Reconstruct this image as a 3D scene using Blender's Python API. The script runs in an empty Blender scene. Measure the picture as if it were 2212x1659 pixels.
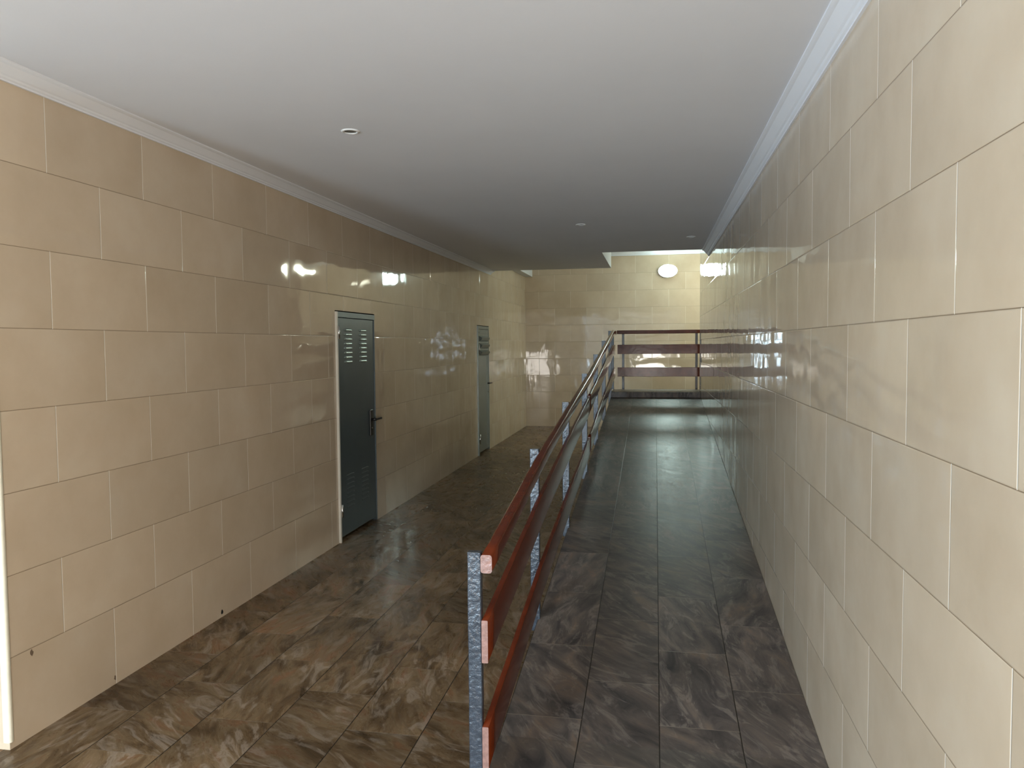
import bpy, bmesh, math, random
from mathutils import Matrix, Vector
random.seed(7)
C = bpy.context.scene.collection
scn = bpy.context.scene

# ------------------------------------------------------------------ helpers
def link(name, me, mats, parent=None):
    o = bpy.data.objects.new(name, me)
    C.objects.link(o)
    for m in (mats if isinstance(mats, (list, tuple)) else [mats]):
        me.materials.append(m)
    if parent: o.parent = parent
    return o

def tag(o, label=None, cat=None, group=None, kind=None):
    if label: o['label'] = label
    if cat: o['category'] = cat
    if group: o['group'] = group
    if kind: o['kind'] = kind
    return o

def empty(name, loc, label, cat, group=None, kind=None):
    o = bpy.data.objects.new(name, None)
    o.location = loc; o.empty_display_size = 0.1
    C.objects.link(o)
    return tag(o, label, cat, group, kind)

class MB:
    """collects shapes into one mesh"""
    def __init__(s): s.v = []; s.f = []; s.m = []; s.sm = []
    def add(s, vs, fs, mi=0, smooth=False):
        b = len(s.v); s.v += [tuple(v) for v in vs]
        for f in fs: s.f.append(tuple(b + i for i in f)); s.m.append(mi); s.sm.append(smooth)
    def box(s, a, b, mi=0):
        x0, y0, z0 = a; x1, y1, z1 = b
        s.add([(x0,y0,z0),(x1,y0,z0),(x1,y1,z0),(x0,y1,z0),(x0,y0,z1),(x1,y0,z1),(x1,y1,z1),(x0,y1,z1)],
              [(0,3,2,1),(4,5,6,7),(0,1,5,4),(1,2,6,5),(2,3,7,6),(3,0,4,7)], mi)
    def prism(s, poly, axis, a, b, mi=0, cap=None, smooth=False):
        """poly: 2-D points; axis 0/1/2 the extrusion axis from a to b (numbers or functions)"""
        n = len(poly)
        def P(p, t):
            if axis == 0: return (t, p[0], p[1])
            if axis == 1: return (p[0], t, p[1])
            return (p[0], p[1], t)
        vs = [P(p, a) for p in poly] + [P(p, b) for p in poly]
        fs = [(i, (i+1) % n, n + (i+1) % n, n + i) for i in range(n)]
        s.add(vs, fs, mi, smooth)
        s.add([P(p, a) for p in poly], [tuple(range(n))[::-1]], mi if cap is None else cap)
        s.add([P(p, b) for p in poly], [tuple(range(n))], mi if cap is None else cap)
    def sweep(s, sections, mi=0, cap=0, smooth=False):
        n = len(sections[0]); vs = [p for sec in sections for p in sec]; fs = []
        for k in range(len(sections) - 1):
            for i in range(n):
                fs.append((k*n+i, k*n+(i+1) % n, (k+1)*n+(i+1) % n, (k+1)*n+i))
        s.add(vs, fs, mi, smooth)
        s.add(sections[0], [tuple(range(n))], cap); s.add(sections[-1], [tuple(range(n))[::-1]], cap)
    def cyl(s, c, axis, r, l, n=16, mi=0, r2=None):
        r2 = r if r2 is None else r2
        secs = []
        for t, rr in ((0, r), (l, r2)):
            sec = []
            for i in range(n):
                a = 2*math.pi*i/n; u, w = rr*math.cos(a), rr*math.sin(a)
                p = [0, 0, 0]; p[axis] = t; p[(axis+1) % 3] = u; p[(axis+2) % 3] = w
                sec.append((c[0]+p[0], c[1]+p[1], c[2]+p[2]))
            secs.append(sec)
        s.sweep(secs, mi, mi, True)
    def build(s, name, mats, parent=None, bevel=0, seg=2, off=None):
        me = bpy.data.meshes.new(name)
        vs = s.v if off is None else [(v[0]-off[0], v[1]-off[1], v[2]-off[2]) for v in s.v]
        me.from_pydata(vs, [], s.f); me.update()
        for p, m, sm in zip(me.polygons, s.m, s.sm): p.material_index = m; p.use_smooth = sm
        bm = bmesh.new(); bm.from_mesh(me)
        bmesh.ops.remove_doubles(bm, verts=bm.verts, dist=1e-5)
        bmesh.ops.recalc_face_normals(bm, faces=bm.faces)
        bm.to_mesh(me); bm.free()
        o = link(name, me, mats, parent)
        if bevel:
            b = o.modifiers.new('bevel', 'BEVEL'); b.width = bevel; b.segments = seg; b.limit_method = 'ANGLE'
        return o

def lerp(tab, y):
    if y <= tab[0][0]: return tab[0][1]
    for (a, b), (c, d) in zip(tab, tab[1:]):
        if y <= c: return b + (d-b)*(y-a)/(c-a)
    return tab[-1][1]

# ------------------------------------------------------------------ materials
def new_mat(name):
    m = bpy.data.materials.new(name); m.use_nodes = True
    nt = m.node_tree; nt.nodes.clear()
    out = nt.nodes.new('ShaderNodeOutputMaterial'); b = nt.nodes.new('ShaderNodeBsdfPrincipled')
    nt.links.new(b.outputs[0], out.inputs[0])
    return m, nt, b

class G:
    def __init__(s, nt): s.nt = nt
    def n(s, t, **kw):
        x = s.nt.nodes.new(t)
        for k, v in kw.items(): setattr(x, k, v)
        return x
    def l(s, a, b): s.nt.links.new(a, b)
    def put(s, sock, v):
        if hasattr(v, 'is_output'): s.l(v, sock)
        else: sock.default_value = v
    def math(s, op, a, b=0.0, c=None):
        x = s.n('ShaderNodeMath', operation=op); s.put(x.inputs[0], a); s.put(x.inputs[1], b)
        if c is not None: s.put(x.inputs[2], c)
        return x.outputs[0]
    def vmath(s, op, a, b=None):
        x = s.n('ShaderNodeVectorMath', operation=op); s.put(x.inputs[0], a)
        if b is not None: s.put(x.inputs[1], b)
        return x.outputs[0]
    def mix(s, f, a, b, blend='MIX'):
        x = s.n('ShaderNodeMix', data_type='RGBA', blend_type=blend)
        s.put(x.inputs[0], f); s.put(x.inputs[6], a); s.put(x.inputs[7], b); return x.outputs[2]
    def noise(s, v, scale, detail=2.0, rough=0.5, dist=0.0):
        x = s.n('ShaderNodeTexNoise'); s.put(x.inputs['Vector'], v); x.inputs['Scale'].default_value = scale
        x.inputs['Detail'].default_value = detail; x.inputs['Roughness'].default_value = rough
        x.inputs['Distortion'].default_value = dist; return x
    def ramp(s, f, stops):
        x = s.n('ShaderNodeValToRGB'); s.put(x.inputs[0], f); e = x.color_ramp.elements
        while len(e) < len(stops): e.new(0.5)
        for el, (p, c) in zip(e, stops): el.position = p; el.color = c
        return x.outputs[0]
    def mapr(s, f, a, b, c, d):
        x = s.n('ShaderNodeMapRange'); s.put(x.inputs[0], f)
        for i, v in enumerate((a, b, c, d)): x.inputs[i+1].default_value = v
        return x.outputs[0]

def rgb(r, g, b): return (r, g, b, 1.0)

def tile_cells(g, ua, va, w, h, u0, v0, vmin=None):
    """running-bond cells; returns distances to joints, cell random colour, local coords"""
    tc = g.n('ShaderNodeTexCoord'); sp = g.n('ShaderNodeSeparateXYZ'); g.l(tc.outputs['Object'], sp.inputs[0])
    U = g.math('DIVIDE', g.math('SUBTRACT', sp.outputs[ua], u0), w)
    V = g.math('DIVIDE', g.math('SUBTRACT', sp.outputs[va], v0), h)
    if vmin is not None: V = g.math('MAXIMUM', V, vmin)
    row = g.math('FLOOR', V)
    odd = g.math('MODULO', g.math('ABSOLUTE', row), 2.0)
    U2 = g.math('ADD', U, g.math('MULTIPLY', odd, 0.5))
    col = g.math('FLOOR', U2)
    fu = g.math('SUBTRACT', U2, col); fv = g.math('SUBTRACT', V, row)
    du = g.math('MULTIPLY', g.math('MINIMUM', fu, g.math('SUBTRACT', 1.0, fu)), w)
    dv = g.math('MULTIPLY', g.math('MINIMUM', fv, g.math('SUBTRACT', 1.0, fv)), h)
    cv = g.n('ShaderNodeCombineXYZ'); g.l(col, cv.inputs[0]); g.l(row, cv.inputs[1])
    wn = g.n('ShaderNodeTexWhiteNoise', noise_dimensions='3D'); g.l(cv.outputs[0], wn.inputs['Vector'])
    return tc, du, dv, wn, fu, fv

def tilted(g, wn, tilt):
    geo = g.n('ShaderNodeNewGeometry')
    d = g.vmath('SUBTRACT', wn.outputs['Color'], (0.5, 0.5, 0.5))
    sc = g.n('ShaderNodeVectorMath', operation='SCALE'); g.l(d, sc.inputs[0]); sc.inputs['Scale'].default_value = tilt
    return g.vmath('NORMALIZE', g.vmath('ADD', geo.outputs['Normal'], sc.outputs[0]))

def wall_tile(name, ua, w, h, u0, v0, tilt=0.006):
    m, nt, b = new_mat(name); g = G(nt)
    tc, du, dv, wn, fu, fv = tile_cells(g, ua, 2, w, h, u0, v0 - 0, .03)
    ob = tc.outputs['Object']
    ofs = g.vmath('ADD', ob, wn.outputs['Color'])
    n1 = g.noise(ofs, 2.6, 5, 0.6)
    base = g.ramp(n1.outputs[0], [(0.30, rgb(.575,.465,.335)), (0.55, rgb(.630,.520,.385)), (0.75, rgb(.670,.570,.435))])
    val = g.mapr(wn.outputs['Value'], 0, 1, 0.94, 1.04)
    mu = g.n('ShaderNodeVectorMath', operation='SCALE'); g.l(base, mu.inputs[0]); g.l(val, mu.inputs['Scale'])
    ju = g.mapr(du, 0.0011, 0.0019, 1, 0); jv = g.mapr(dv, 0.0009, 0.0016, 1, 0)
    c = g.mix(jv, mu.outputs[0], rgb(.26,.19,.12)); c = g.mix(ju, c, rgb(.90,.86,.78))  # vertical joints painted pale, standing in for light caught on their bevelled edges
    g.l(c, b.inputs['Base Color'])
    j = g.math('MAXIMUM', ju, jv)
    g.l(g.mapr(j, 0, 1, 0.04, 0.5), b.inputs['Roughness'])
    b.inputs['IOR'].default_value = 1.5
    edge = g.math('MINIMUM', g.mapr(du, 0.0, 0.004, 0, 1), g.mapr(dv, 0.0, 0.004, 0, 1))
    bp0 = g.n('ShaderNodeBump'); bp0.inputs['Strength'].default_value = 0.55; bp0.inputs['Distance'].default_value = 0.0014
    g.l(edge, bp0.inputs['Height']); g.l(tilted(g, wn, tilt), bp0.inputs['Normal'])
    n2 = g.noise(ofs, 3.2, 1.5, 0.4)
    bp = g.n('ShaderNodeBump'); bp.inputs['Strength'].default_value = 1.0; bp.inputs['Distance'].default_value = 0.0045
    g.l(n2.outputs[0], bp.inputs['Height']); g.l(bp0.outputs[0], bp.inputs['Normal'])
    g.l(bp.outputs[0], b.inputs['Normal'])
    return m

def floor_tile(name, u0, v0, kind, w=.61, h=.31):
    m, nt, b = new_mat(name); g = G(nt)
    # long direction along Y (index 1), rows across X (index 0)
    tc, du, dv, wn, fu, fv = tile_cells(g, 1, 0, w, h, u0, v0)
    tc2 = tc.outputs['Object']
    big = g.n('ShaderNodeVectorMath', operation='SCALE'); g.l(wn.outputs['Color'], big.inputs[0]); big.inputs['Scale'].default_value = 13.0
    p = g.vmath('ADD', tc2, big.outputs[0])
    # a random turn of the slate grain per tile
    rot = g.n('ShaderNodeVectorRotate', rotation_type='Z_AXIS'); g.l(p, rot.inputs['Vector'])
    g.l(g.mapr(wn.outputs['Value'], 0, 1, -1.1, 0.3), rot.inputs['Angle'])
    mp = g.n('ShaderNodeMapping'); g.l(rot.outputs[0], mp.inputs[0]); mp.inputs['Scale'].default_value = (3.2, 1.0, 1.0)
    nA = g.noise(mp.outputs[0], 3.0, 8, 0.62, 0.9)
    nB = g.noise(mp.outputs[0], 4.2, 9, 0.68, 1.3)
    nC = g.noise(p, 1.6, 3, 0.5)
    if kind == 'brown':
        base = g.ramp(nA.outputs[0], [(0.30, rgb(.060,.036,.018)), (0.45, rgb(.140,.088,.044)), (0.55, rgb(.215,.148,.082)), (0.60, rgb(.190,.110,.056)), (0.74, rgb(.290,.150,.080))])
        vein = rgb(.40,.33,.26)
    else:
        base = g.ramp(nA.outputs[0], [(0.30, rgb(.050,.044,.044)), (0.45, rgb(.098,.084,.076)), (0.58, rgb(.150,.122,.104)), (0.72, rgb(.215,.150,.105))])
        vein = rgb(.33,.28,.24)
    v1 = g.ramp(nB.outputs[0], [(0.52, rgb(0,0,0)), (0.62, rgb(1,1,1)), (0.70, rgb(.2,.2,.2))])
    sepv = g.n('ShaderNodeSeparateColor'); g.l(v1, sepv.inputs[0])
    c = g.mix(g.math('MULTIPLY', sepv.outputs[0], 0.55 if kind == 'brown' else .4), base, vein)
    dk = g.mapr(nC.outputs[0], 0.35, 0.65, 0.72, 1.12)
    mu = g.n('ShaderNodeVectorMath', operation='SCALE'); g.l(c, mu.inputs[0])
    g.l(g.math('MULTIPLY', dk, g.mapr(wn.outputs['Value'], 0, 1, .82, 1.12)), mu.inputs['Scale'])
    ju = g.mapr(du, 0.0008, 0.0018, 1, 0); jv = g.mapr(dv, 0.0014, 0.0028, 1, 0)
    c = g.mix(jv, mu.outputs[0], rgb(.020,.016,.012)); c = g.mix(g.math('MULTIPLY', ju, .8), c, rgb(.22,.18,.14))
    g.l(c, b.inputs['Base Color'])
    g.l(g.mapr(nB.outputs[0], 0.3, 0.7, 0.24 if kind == 'brown' else .30, 0.34 if kind == 'brown' else .42), b.inputs['Roughness'])
    edge = g.math('MINIMUM', g.mapr(du, 0.0, 0.003, 0, 1), g.mapr(dv, 0.0, 0.003, 0, 1))
    b.inputs['Specular IOR Level'].default_value = .12 if kind == 'brown' else .12
    h1 = g.math('ADD', g.math('MULTIPLY', nB.outputs[0], 1.0), g.math('MULTIPLY', edge, 0.5))
    bp = g.n('ShaderNodeBump'); bp.inputs['Strength'].default_value = 0.35; bp.inputs['Distance'].default_value = 0.0025
    g.l(h1, bp.inputs['Height']); g.l(tilted(g, wn, 0.01), bp.inputs['Normal'])
    g.l(bp.outputs[0], b.inputs['Normal'])
    return m

def plain(name, col, rough=.5, metal=0.0, bump=0.0, bscale=40, var=0.0, vscale=3, coat=0.0, bdist=.002):
    m, nt, b = new_mat(name); g = G(nt)
    tc = g.n('ShaderNodeTexCoord')
    n = g.noise(tc.outputs['Object'], vscale, 4, .6)
    lo = tuple(c*(1-var) for c in col[:3]) + (1,); hi = tuple(min(1, c*(1+var)) for c in col[:3]) + (1,)
    g.l(g.ramp(n.outputs[0], [(0.3, lo), (0.7, hi)]), b.inputs['Base Color'])
    b.inputs['Roughness'].default_value = rough; b.inputs['Metallic'].default_value = metal
    b.inputs['Coat Weight'].default_value = coat
    if bump:
        n2 = g.noise(tc.outputs['Object'], bscale, 3, .55)
        bp = g.n('ShaderNodeBump'); bp.inputs['Strength'].default_value = bump; bp.inputs['Distance'].default_value = bdist
        g.l(n2.outputs[0], bp.inputs['Height']); g.l(bp.outputs[0], b.inputs['Normal'])
    return m

def emis(name, col, s):
    m, nt, b = new_mat(name)
    b.inputs['Base Color'].default_value = rgb(.9, .9, .9)
    b.inputs['Emission Color'].default_value = col; b.inputs['Emission Strength'].default_value = s
    return m

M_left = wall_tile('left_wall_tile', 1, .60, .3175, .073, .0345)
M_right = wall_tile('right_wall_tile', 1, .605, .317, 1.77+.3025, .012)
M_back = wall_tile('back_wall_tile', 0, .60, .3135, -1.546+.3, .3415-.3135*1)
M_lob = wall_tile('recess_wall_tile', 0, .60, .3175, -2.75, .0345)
M_brown = floor_tile('brown_floor_tile', .1, .02-.31*3, 'brown')
M_slate = floor_tile('slate_ramp_tile', 3.05, .02, 'slate')
M_ceil = plain('ceiling_paint', rgb(.78,.80,.84), .75, bump=.15, bscale=60, var=.02, vscale=1.2)
M_corn = plain('cornice_paint', rgb(.84,.87,.92), .6, var=.02, vscale=2)
M_wood = plain('red_brown_gloss_paint', rgb(.112,.020,.0055), .16, var=.22, vscale=9, bump=.2, bscale=14, bdist=.004)
M_wood.node_tree.nodes['Principled BSDF'].inputs['Specular IOR Level'].default_value = .15
M_grain = plain('pink_end_grain', rgb(.29,.17,.145), .28, var=.25, vscale=60, bump=.6, bscale=70, bdist=.003)
M_post = plain('dark_blue_grey_gloss_paint', rgb(.046,.056,.072), .25, metal=.04, var=.25, vscale=30, bump=.65, bscale=55, bdist=.006)
M_post_shade = plain('shaded_post_paint', rgb(.018,.014,.014), .35, var=.2, vscale=20, bump=.3, bscale=50)  # darker copy of the post paint, far-end shade put into its colour
M_black = plain('black_plastic', rgb(.012,.012,.012), .35)
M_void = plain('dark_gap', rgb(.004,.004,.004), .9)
M_chip = plain('bare_tile_body', rgb(.16,.11,.07), .9)
M_door = plain('slate_blue_metal_paint', rgb(.080,.108,.124), .33, metal=.25, var=.05, vscale=5, bump=.08, bscale=20)
M_door2 = plain('grey_green_metal_paint', rgb(.22,.26,.25), .30, metal=.3, var=.08, vscale=6)
M_louv = plain('bare_louvre_metal', rgb(.50,.60,.57), .25, metal=.7, var=.2, vscale=25)
M_frame = plain('pale_frame_paint', rgb(.72,.70,.62), .35, var=.05)
M_chrome = plain('steel', rgb(.75,.75,.74), .2, metal=1.0)
M_white = plain('white_plastic', rgb(.82,.82,.80), .4)
M_dim = plain('unlit_bulb_glass', rgb(.10,.09,.07), .25)
M_trim = plain('cream_corner_profile', rgb(.80,.76,.62), .3, var=.06, vscale=14)

# ------------------------------------------------------------------ setting
def XL(y): return -2.437 + .0029*(y-2.48)         # left wall
def XR(y): return .622
def ZC(y): return 2.614 + .0035*(y-2.5)           # low ceiling
YB, YF, XF = 14.4, -5.0, -4.6
TOP = 3.31
S, Y0 = .1015, 2.9
def ZR(y): return max(0, S*(y-Y0))

# floor
mb = MB(); mb.box((XF-.2, YF-.2, -.15), (3.6, YB+.2, 0)); tag(mb.build('floor', M_brown), 'glossy brown slate-look tile floor of the passage', 'floor', kind='structure')

# left wall with two door openings
mb = MB()
ys = [2.48, 5.602, 6.445, 10.372, 11.135, YB+.2]; zs = [0, 1.822, TOP+.1]; D = .16
for i in range(5):
    for k in range(2):
        if k == 0 and i in (1, 3): continue
        a, b = ys[i], ys[i+1]; z0, z1 = zs[k], zs[k+1]
        mb.add([(XL(a), a, z0), (XL(b), b, z0), (XL(b), b, z1), (XL(a), a, z1)], [(0, 1, 2, 3)])
for i in (1, 3):
    a, b = ys[i], ys[i+1]; z = zs[1]
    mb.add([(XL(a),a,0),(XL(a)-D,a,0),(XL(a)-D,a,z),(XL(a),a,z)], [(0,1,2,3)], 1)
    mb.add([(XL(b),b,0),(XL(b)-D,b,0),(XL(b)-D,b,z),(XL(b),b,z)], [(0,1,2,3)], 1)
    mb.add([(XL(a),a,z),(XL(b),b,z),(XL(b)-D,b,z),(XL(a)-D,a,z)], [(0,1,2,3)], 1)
mb.add([(XL(2.48)-D, 2.64, 0), (XL(YB)-D, YB+.2, 0), (XL(YB)-D, YB+.2, TOP+.1), (XL(2.48)-D, 2.64, TOP+.1)], [(0,1,2,3)], 1)
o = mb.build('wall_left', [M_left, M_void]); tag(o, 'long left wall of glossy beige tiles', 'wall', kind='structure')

# recess wall facing the camera end, left of the corner
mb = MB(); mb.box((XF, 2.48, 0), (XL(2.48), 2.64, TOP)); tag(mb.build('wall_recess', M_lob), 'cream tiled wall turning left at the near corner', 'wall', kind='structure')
mb = MB(); mb.box((XF-.2, YF, 0), (XF, 2.64, TOP)); tag(mb.build('wall_lobby', M_ceil), 'lobby side wall', 'wall', kind='structure')
# front wall with the entrance opening
OX0, OX1, OZ = -3.85, -3.15, 2.05
mb = MB(); mb.box((XF-.2, YF-.15, 0), (OX0, YF, TOP)); mb.box((OX1, YF-.15, 0), (.9, YF, TOP)); mb.box((OX0, YF-.15, OZ), (OX1, YF, TOP))
tag(mb.build('wall_front', M_ceil), 'entrance wall behind the viewer', 'wall', kind='structure')

# right wall
WE = 11.09
mb = MB(); T = .16
vs = [(XR(YF),YF),(XR(WE),WE),(XR(WE)+T,WE),(XR(YF)+T,YF)]
mb.prism(vs, 2, 0, TOP)
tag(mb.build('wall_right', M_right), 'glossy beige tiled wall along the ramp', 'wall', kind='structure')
# back wall and the hidden side of the stair area
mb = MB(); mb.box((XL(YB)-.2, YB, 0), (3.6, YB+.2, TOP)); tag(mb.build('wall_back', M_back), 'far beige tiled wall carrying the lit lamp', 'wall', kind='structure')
mb = MB(); mb.box((3.4, 9.0, 0), (3.6, YB, TOP)); mb.box((XR(WE)+T, 8.8, 0), (3.6, 9.0, TOP)); tag(mb.build('wall_side', M_ceil), 'side wall round the corner', 'wall', kind='structure')

# low ceiling slab (notched) and upper ceiling
NY, SY, NX = 9.30, 11.27, -.62
mb = MB()
poly = [(XF-.2, YF-.2), (XR(0)+.02, YF-.2), (XR(0)+.02, NY), (NX, NY), (NX, SY), (XL(SY)-.02, SY), (XL(2.5)-.02, 2.7), (XF-.2, 2.7)]
low = [(x, y, ZC(y)) for x, y in poly]; hi = [(x, y, TOP+.2) for x, y in poly]
n = len(poly)
# split the concave polygon into convex pieces for the underside
mb.add(low, [(0, 1, 2, 3, 6, 7), (3, 4, 5, 6)])
mb.add(hi, [(0, 1, 2, 3, 6, 7), (3, 4, 5, 6)])
mb.add(low + hi, [(i, (i+1) % n, n+(i+1) % n, n+i) for i in range(n)])
tag(mb.build('ceiling', M_ceil), 'low white painted ceiling with a notched far edge', 'ceiling', kind='structure')
mb = MB(); mb.box((XL(YB)-.2, NY, TOP), (3.6, YB+.2, TOP+.2)); mb.box((XR(WE)+.02, 8.8, TOP), (3.6, NY+.01, TOP+.2))
tag(mb.build('ceiling_upper', M_ceil), 'higher white ceiling beyond the low slab', 'ceiling', kind='structure')

# cornices: stepped cove profile (offset from wall, drop from ceiling)
prof = [(0, 0), (.078, 0), (.078, -.006), (.068, -.010), (.060, -.012), (.030, -.036), (.022, -.040), (.018, -.046), (.010, -.050), (.010, -.056), (0, -.056)]
def cornice(name, p0, p1, z0, z1, nrm, label, k=1.0):
    mb = MB()
    secs = [[(p[0]+nrm[0]*a, p[1]+nrm[1]*a, z+b*k) for a, b in prof] for p, z in ((p0, z0), (p1, z1))]
    mb.sweep(secs); return tag(mb.build(name, M_corn), label, 'trim', kind='structure')
cornice('trim_1', (XL(2.48), 2.40), (XL(SY), SY), ZC(2.4), ZC(SY), (1, 0), 'white cornice along the top of the left wall')
cornice('trim_2', (XR(YF), YF), (XR(NY), NY-.005), ZC(YF), ZC(NY), (-1, 0), 'white cornice along the top of the right wall', 1.38)
prof = [(a*1.3, b*2.6) for a, b in prof]
cornice('trim_3', (XL(YB), YB), (3.4, YB), TOP, TOP, (0, -1), 'white cornice high on the far wall')
# boxed bulkhead along the left wall beyond the slab
mb = MB(); mb.box((XL(SY)-.05, SY+.005, 2.822), (XL(YB)+.135, YB, TOP)); tag(mb.build('trim_4', M_ceil), 'boxed bulkhead at the top of the left wall beyond the ceiling slab', 'trim', kind='structure')
# corner profile at the near end of the left wall
mb = MB(); cx, cy = XL(2.48), 2.48
arc = [(cx+.004, cy+.014)] + [(cx-.008+.013*math.cos(t), cy+.008+.013*math.sin(t)) for t in [math.radians(-a) for a in range(0, 91, 15)]] + [(cx-.024, cy-.004), (cx-.024, cy+.014)]
mb.prism(arc, 2, .028, ZC(2.48)-.05)
tag(mb.build('trim_5', M_trim), 'cream corner profile at the near end of the left wall', 'trim', kind='structure')

# small chips in the tiles at the foot of the left wall
for k, (yy, zz, r) in enumerate(((3.95, .03, .012), (3.065, .03, .009), (2.60, .335, .010))):
    mb = MB(); rc = random.Random(k); x = XL(yy)+.0006
    pts = [(yy+r*rc.uniform(.5, 1)*math.cos(a*.7), zz+1.6*r*rc.uniform(.5, 1)*math.sin(a*.7)) for a in range(9)]
    mb.prism(pts, 0, x-.002, x)
    o = mb.build('tile_chip', M_void if k == 0 else M_chip, bpy.data.objects['wall_left'])

# ------------------------------------------------------------------ ramp
mb = MB(); RX0, RX1 = -.600, XR(5)+.0
RE, PZ, PE = 10.80, .875, 11.475
prof_r = [(-2.0, 0), (-2.0, .003), (Y0, .003), (RE, S*(RE-Y0)), (RE, 0)]
mb.prism(prof_r, 0, RX0, XR(3)-.0015)
o = mb.build('ramp', M_slate); tag(o, 'dark grey slate-tiled ramp rising along the right wall', 'ramp')
mb = MB(); mb.prism([(RX0, RE+.0005), (XR(RE)-.001, RE+.0005), (XR(RE)-.001, WE+.002), (3.35, WE+.002), (3.35, PE), (RX0, PE)], 2, 0.001, PZ)
lo = mb.build('landing', M_slate, o, bevel=.004)

# ------------------------------------------------------------------ ramp railing
PX0, PX1 = -.637, -.589
py = [2.55, 3.915, 5.345, 6.83, 8.15, 9.46, 10.81]
ptop = [.826, 1.001, 1.138, 1.281, 1.436, 1.585, 1.728]
rl = empty('railing', (-.6, 2.55, 0), 'long red-brown wooden ramp railing on dark steel posts, climbing away from the viewer', 'railing')
def post_mesh(x0, x1, y, z0, z1, d=.030):
    mb = MB(); c = .003
    poly = [(x0+c, y), (x1-c, y), (x1, y+c), (x1, y+d-c), (x1-c, y+d), (x0+c, y+d), (x0, y+d-c), (x0, y+c)]
    n = 14
    secs = []
    rnd = random.Random(int(y*100))
    for k in range(n+1):
        z = z0+(z1-z0)*k/n
        dx = rnd.uniform(-.0005, .0005)
        secs.append([(a+dx, b+rnd.uniform(-.0003,.0003), z) for a, b in poly])
    mb.sweep(secs)
    return mb
for i, (y, zt) in enumerate(zip(py, ptop)):
    z0 = ZR(y)-.06 if i else .0035
    if i == 6: z0 = .70
    mb = post_mesh(PX0, PX1, y, max(.0035, z0), zt); c = mb.build('post', M_post if i < 5 else M_post_shade, rl); c.matrix_parent_inverse = rl.matrix_world.inverted()
    c.location = (0, 0, 0)
for ch in rl.children: ch.matrix_parent_inverse = Matrix.Translation((.6, -2.55, 0))

def rrect(x0, x1, z0, z1, r, n=3):
    pts = []
    for cx_, cz_, a0 in ((x1-r, z1-r, 0), (x0+r, z1-r, 90), (x0+r, z0+r, 180), (x1-r, z0+r, 270)):
        for k in range(n+1):
            a = math.radians(a0+90*k/n); pts.append((cx_+r*math.cos(a), cz_+r*math.sin(a)))
    return pts
def rail(name, x0, x1, tab, hgt, r, ya, yb, parent, seed=0, wob=.0012):
    rnd = random.Random(seed)
    mb = MB(); n = max(2, int((yb-ya)/.12)); secs = []
    for k in range(n+1):
        y = ya+(yb-ya)*k/n; zt = lerp(tab, y)
        w = rnd.uniform(-wob, wob); v = rnd.uniform(-wob, wob)
        secs.append([(a+w*.6, y, zt+b+v) for a, b in rrect(x0, x1, -hgt, 0, r)])
    mb.sweep(secs, 0, 1, smooth=False)
    for i in range(len(mb.sm)-2): mb.sm[i] = True
    o = mb.build(name, [M_wood, M_grain], parent)
    o.matrix_parent_inverse = Matrix.Translation((.6, -2.55, 0))
    return o
ypos = [2.55, 3.92, 5.34, 6.85, 8.15, 9.46, 10.8, 11.39]
hand = list(zip(ypos, [.820, .995, 1.137, 1.283, 1.435, 1.583, 1.738, 1.740]))
mid = list(zip(ypos, [.590, .775, .930, 1.078, 1.215, 1.368, 1.520, 1.532]))
lowt = list(zip(ypos, [.215, .415, .560, .708, .860, 1.010, 1.160, 1.196]))
rail('handrail', -.588, -.548, hand, .064, .009, 2.545, 11.385, rl, 1)
for nm, tab, sd in (('plank', mid, 2), ('plank', lowt, 4)):
    rail(nm, -.588, -.566, tab, .150, .003, 2.545, 6.845, rl, sd)
    rail(nm, -.588, -.566, [(a, b+.004) for a, b in tab], .146, .003, 6.853, 11.37, rl, sd+1)

# landing railing
fl = empty('railing', (0, 11.42, PZ), 'short red-brown wooden railing across the top of the ramp, in front of the far wall', 'railing')
INV = Matrix.Translation((0, -11.42, -PZ))
def fpart(mb, nm, mats):
    o = mb.build(nm, mats, fl); o.matrix_parent_inverse = INV; return o
for x0, x1 in ((-.632, -.590), (-.472, -.438), (.580, .614), (1.9, 1.934)):
    fpart(post_mesh(x0, x1, 11.432, PZ+.001, 1.70), 'post', M_post_shade)
def xrail(nm, x0, x1, z0, z1, ya, yb, r):
    mb = MB(); n = 16; secs = []; rnd = random.Random(int(z0*100))
    for k in range(n+1):
        x = x0+(x1-x0)*k/n; v = rnd.uniform(-.0008, .0008)
        secs.append([(x, a, b+v) for a, b in rrect(ya, yb, z0, z1, r)])
    mb.sweep(secs, 0, 1)
    fpart(mb, nm, [M_wood, M_grain])
xrail('handrail', -.545, 3.3, 1.690, 1.742, 11.392, 11.470, .008)
xrail('plank', -.536, 3.3, 1.396, 1.533, 11.408, 11.430, .003)
xrail('plank', -.536, 3.3, 1.064, 1.199, 11.408, 11.430, .003)

# ------------------------------------------------------------------ doors
def louvre_mb(y0, y1, z, h, x, d):
    """stamped louvre: half-capsule bulge standing proud of the leaf"""
    mb = MB(); n = 14; secs = []
    for k in range(n+1):
        t = k/n; y = y0+(y1-y0)*t
        e = min(1, math.sqrt(max(0, 1-abs(2*t-1)**6)))+.02
        sec = []
        for j in range(9):
            a = math.pi*j/8
            sec.append((x+d*e*math.sin(a)**.8, y, z+h/2*e*math.cos(a)))
        secs.append(sec)
    mb.sweep(secs, 0, 0, True); return mb

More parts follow.
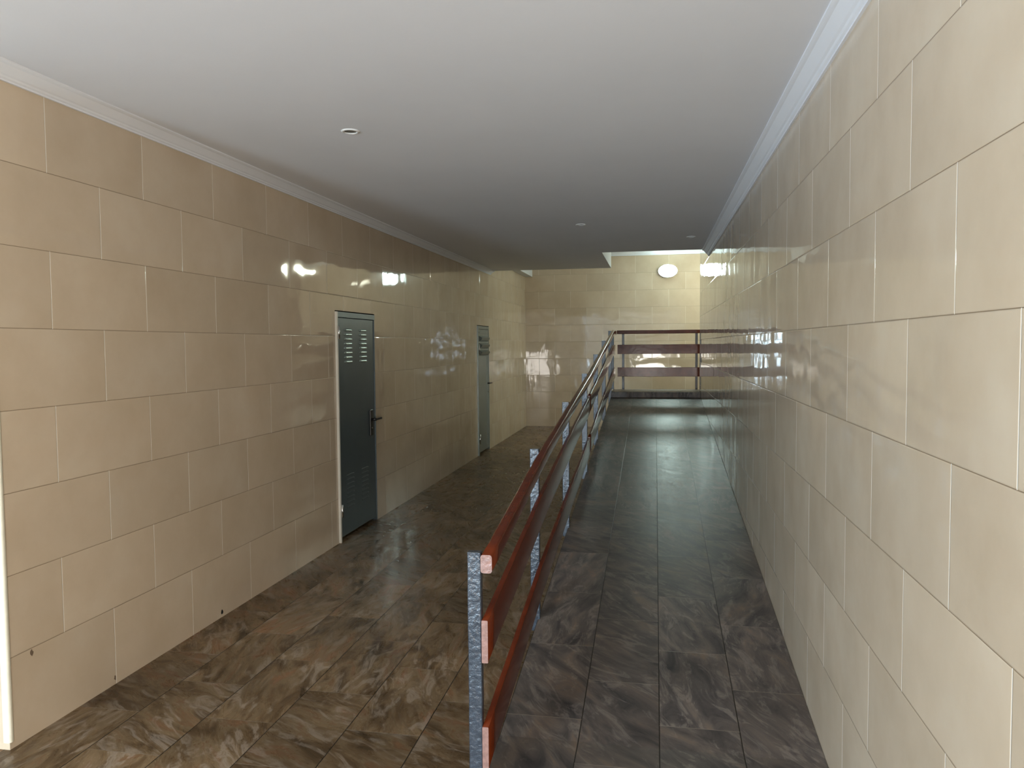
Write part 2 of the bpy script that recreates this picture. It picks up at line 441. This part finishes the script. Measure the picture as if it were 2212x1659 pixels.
def make_door(name, y0, y1, label, kind2=False):
    xm = XL((y0+y1)/2); H = 1.815
    d = empty(name, (xm, y0, 0), label, 'door', kind='structure'); INVD = Matrix.Translation((-xm, -y0, 0))
    def part(mb, nm, mats, parent=d, **k):
        o = mb.build(nm, mats, parent, **k)
        if parent is d: o.matrix_parent_inverse = INVD
        return o
    mdr = M_door2 if kind2 else M_door
    x = xm-.004                                         # leaf front
    mb = MB(); f = .022 if not kind2 else .045
    # jambs and head
    mb.box((x-.07, y0+.001, 0.001), (xm+.016, y0+f, H-.002)); mb.box((x-.07, y1-.012, 0.001), (xm+.003, y1-.001, H-.002), 1)
    mb.box((x-.07, y0+f, H-.045), (xm+(.010 if not kind2 else .006), y1-.012, H-.002), 1)
    fr = part(mb, 'frame', [M_frame if not kind2 else M_door2, mdr], bevel=.0015)
    if not kind2: fr['label'] = 'pale jamb with dark metal head'
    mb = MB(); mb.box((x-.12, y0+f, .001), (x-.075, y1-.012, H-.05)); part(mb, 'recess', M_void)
    mb = MB(); zb = .03; mb.box((x-.04, y0+f+.008, zb), (x, y1-.014, H-.048))
    leaf = part(mb, 'door_leaf', mdr, bevel=.002)
    def sub(mb, nm, mats, **k):
        o = mb.build(nm, mats, leaf, **k); return o
    L = y1-y0
    if not kind2:
        for c0, c1 in ((5.775, 5.945), (6.095, 6.265)):
            for r in range(8):
                sub(louvre_mb(c0, c1, 1.672-.0365*r, .023, x-.001, .012), 'louvre', M_louv)
        for c0, c1 in ((5.775, 5.945), (6.095, 6.265)):
            for r in range(8):
                sub(louvre_mb(c0, c1, .50-.0365*r, .020, x-.0005, .0015), 'louvre', mdr)
        mb = MB(); mb.box((x, 6.300, .765), (x+.012, 6.368, .99)); pl = sub(mb, 'handle', M_black, bevel=.004)
        mb = MB(); mb.cyl((x+.01, 6.338, .905), 0, .012, .042, 14); mb.prism(rrect(6.326, 6.338+.135, .897, .913, .007), 0, x+.040, x+.054)
        # lever is fixed to the handle plate
        for m_ in ():
            pass
        lev = mb.build('lever', M_black, leaf)
        mb = MB(); mb.cyl((x+.008, 6.338, .83), 0, .009, .006, 14); mb.build('lock_cylinder', M_chrome, leaf)
        hz = ((1.60, 1.70), (.20, .30))
    else:
        # three deep open louvre blades under a plain head panel
        for r in range(3):
            z = 1.675-.1*r
            mb = MB(); a, b = y0+.13, y1-.07
            mb.add([(x, a, z), (x, b, z), (x+.045, b-.02, z-.03), (x+.045, a+.02, z-.03), (x+.03, a+.03, z-.06), (x+.03, b-.03, z-.06), (x, b, z-.082), (x, a, z-.082)],
                   [(0, 1, 2, 3), (3, 2, 5, 4), (4, 5, 6, 7), (0, 3, 4, 7), (1, 6, 5, 2), (0, 7, 6, 1)])
            sub(mb, 'louvre', M_door2)
        mb = MB(); mb.box((x, y0+.13, 1.71), (x+.008, y1-.07, 1.735)); sub(mb, 'top_bead', M_door2)
        mb = MB()
        mb.box((x, y1-.175, .10), (x+.012, y1-.145, 1.40)); mb.box((x, y0+.10, .06), (x+.006, y1-.15, 1.40))
        sub(mb, 'panel', M_door2, bevel=.002)
        mb = MB(); mb.cyl((x, y1-.10, .985), 0, .012, .04, 12); mb.prism(rrect(y1-.16, y1+.01, .976, .994, .007), 0, x+.036, x+.05)
        sub(mb, 'lever', M_black)
        mb = MB(); mb.cyl((x, y1-.065, .86), 0, .011, .012, 12); sub(mb, 'lock_cylinder', M_chrome)
        hz = ((1.42, 1.56), (.16, .30))
    for a, b in hz:
        mb = MB(); mb.cyl((x+.024, y0+f+.004, a), 2, .0075, b-a, 12); part(mb, 'hinge', M_chrome)
    return d
make_door('door_1', 5.602, 6.445, 'nearer slate-grey metal utility door with two columns of louvres')
make_door('door_2', 10.372, 11.135, 'farther grey metal utility door with three wide louvres', True)

# ------------------------------------------------------------------ lamps
# lit oval bulkhead lamp on the far wall
lx, lz = .236, 2.868
lamp = empty('wall_lamp', (lx, YB, lz), 'lit oval bulkhead lamp glowing white on the far tiled wall', 'lamp')
M_glow = emis('lamp_glow', rgb(.76, 1.0, .93), 24.0)
def dome(cx_, y, cz_, a, b, d, nseg=28, rings=8, base=0.0):
    mb = MB(); vs = []; fs = []
    for r in range(rings+1):
        t = math.pi/2*r/rings
        for i in range(nseg):
            p = 2*math.pi*i/nseg
            vs.append((cx_+a*math.cos(t)*math.cos(p) if r < rings else cx_, y-base-d*math.sin(t), cz_+b*math.cos(t)*math.sin(p) if r < rings else cz_))
    for r in range(rings):
        for i in range(nseg):
            fs.append((r*nseg+i, r*nseg+(i+1) % nseg, (r+1)*nseg+(i+1) % nseg, (r+1)*nseg+i))
    mb.add(vs, fs, 0, True); mb.add(vs[:nseg], [tuple(range(nseg))], 0)
    return mb
IL = Matrix.Translation((-lx, -YB, -lz))
mb = MB(); mb.sweep([[(lx+.178*math.cos(2*math.pi*i/32)*s_, YB-yy, lz+.122*math.sin(2*math.pi*i/32)*s_) for i in range(32)] for yy, s_ in ((.001, .98), (.006, 1), (.038, 1), (.043, .985), (.043, .93), (.030, .92))], 0, 0, True)
o = mb.build('base', M_white, lamp); o.matrix_parent_inverse = IL
o = dome(lx, YB, lz, .164, .112, .040, base=.031).build('diffuser', M_glow, lamp); o.matrix_parent_inverse = IL

# three unlit recessed downlights
def downlight(x, y, label):
    z = ZC(y)
    r = empty('downlight', (x, y, z), label, 'downlight', 'recessed downlights in the low ceiling')
    mb = MB(); n = 32; secs = []
    for rr, dz in ((.030, .004), (.046, .004), (.0475, .001), (.046, -.003), (.036, -.006), (.031, -.003), (.030, .004)):
        secs.append((rr, dz))
    vs = []; fs = []
    for rr, dz in secs:
        for i in range(n): a = 2*math.pi*i/n; vs.append((rr*math.cos(a), rr*math.sin(a), dz))
    for k in range(len(secs)-1):
        for i in range(n): fs.append((k*n+i, k*n+(i+1) % n, (k+1)*n+(i+1) % n, (k+1)*n+i))
    mb.add(vs, fs, 0, True); mb.build('ring', M_white, r)
    mb = MB(); vs = []; 
    for i in range(n): a = 2*math.pi*i/n; vs.append((.0305*math.cos(a), .0305*math.sin(a), -.0015))
    mb.add(vs + [(0, 0, .0)], [(i, (i+1) % n, n) for i in range(n)], 0, True)
    mb.build('bulb', M_dim, r)
downlight(-1.50, 3.70, 'unlit recessed downlight nearest the viewer, over the brown floor')
downlight(-.659, 7.048, 'unlit recessed downlight over the middle of the ramp railing')
downlight(.367, 8.137, 'unlit recessed downlight near the far notch, closest to the right wall')

# ------------------------------------------------------------------ lights
def area(name, loc, rot, sx, sy, power, col, spread=180):
    l = bpy.data.lights.new(name, 'AREA'); l.shape = 'RECTANGLE'; l.size = sx; l.size_y = sy
    l.energy = power; l.color = col; l.spread = math.radians(spread)
    o = bpy.data.objects.new(name, l); C.objects.link(o); o.location = loc; o.rotation_euler = rot
    return o
# daylight through the entrance opening behind the viewer
area('entrance_daylight', ((OX0+OX1)/2, YF-.02, OZ/2+.02), (math.radians(90), 0, 0), OX1-OX0-.05, OZ-.05, 92, (.62, .84, 1.0))

def lobby_fill(x, y, z, power, col, r=.13):  # disc version of the added fill light, never called
    l = bpy.data.lights.new('lobby_fill', 'AREA'); l.shape = 'DISK'; l.size = r*2; l.energy = power; l.color = col
    o = bpy.data.objects.new('lobby_fill_light', l); C.objects.link(o); o.location = (x, y, z)
    return o
# added warm fill behind the viewer, no real lamp, brightening the ceiling and walls
pl = bpy.data.lights.new('lobby_warm_fill', 'POINT'); pl.energy = 84; pl.color = (1.0, .94, .87); pl.shadow_soft_size = .62
o = bpy.data.objects.new('lobby_warm_fill', pl); C.objects.link(o); o.location = (-.25, -1.75, .68)
# two small bulbs of the stair lamp round the corner on the right
for bx in (1.37, 1.51):
    pl = bpy.data.lights.new('stair_bulb', 'POINT'); pl.energy = 7.5; pl.color = (.95, 1.0, .78); pl.shadow_soft_size = .045
    o = bpy.data.objects.new('stair_bulb', pl); C.objects.link(o); o.location = (bx, 13.0, 2.9)

w = bpy.data.worlds.new('World'); scn.world = w; w.use_nodes = True
w.node_tree.nodes['Background'].inputs[0].default_value = rgb(.8, .9, 1.0); w.node_tree.nodes['Background'].inputs[1].default_value = .3

# ------------------------------------------------------------------ camera
f, cx0, cy0 = 1660., 1106., 829.5
Yv = Vector(((1414.-cx0)/f, (743.-cy0)/f, 1.)).normalized()
hd = Vector((1., -.0085, 0.))
Zv = Yv.cross(hd).normalized()
if Zv.y > 0: Zv = -Zv
Xv = Yv.cross(Zv).normalized()
# rows of R: camera axes (right, down, forward) in world coordinates
right = Vector((Xv.x, Yv.x, Zv.x)); down = Vector((Xv.y, Yv.y, Zv.y)); fwd = Vector((Xv.z, Yv.z, Zv.z))
cam = bpy.data.cameras.new('Camera'); cam.sensor_width = 36; cam.sensor_fit = 'HORIZONTAL'; cam.lens = f/2212*36
cam.clip_start = .05
co = bpy.data.objects.new('Camera', cam); C.objects.link(co)
up = -down; back = -fwd
co.matrix_world = Matrix(((right.x, up.x, back.x, 0), (right.y, up.y, back.y, 0), (right.z, up.z, back.z, 1.54), (0, 0, 0, 1)))
scn.camera = co
scn.view_settings.view_transform = 'Standard'; scn.view_settings.look = 'None'
scn.view_settings.gamma = 1; scn.view_settings.use_curve_mapping = False
scn.view_settings.exposure = 2.16
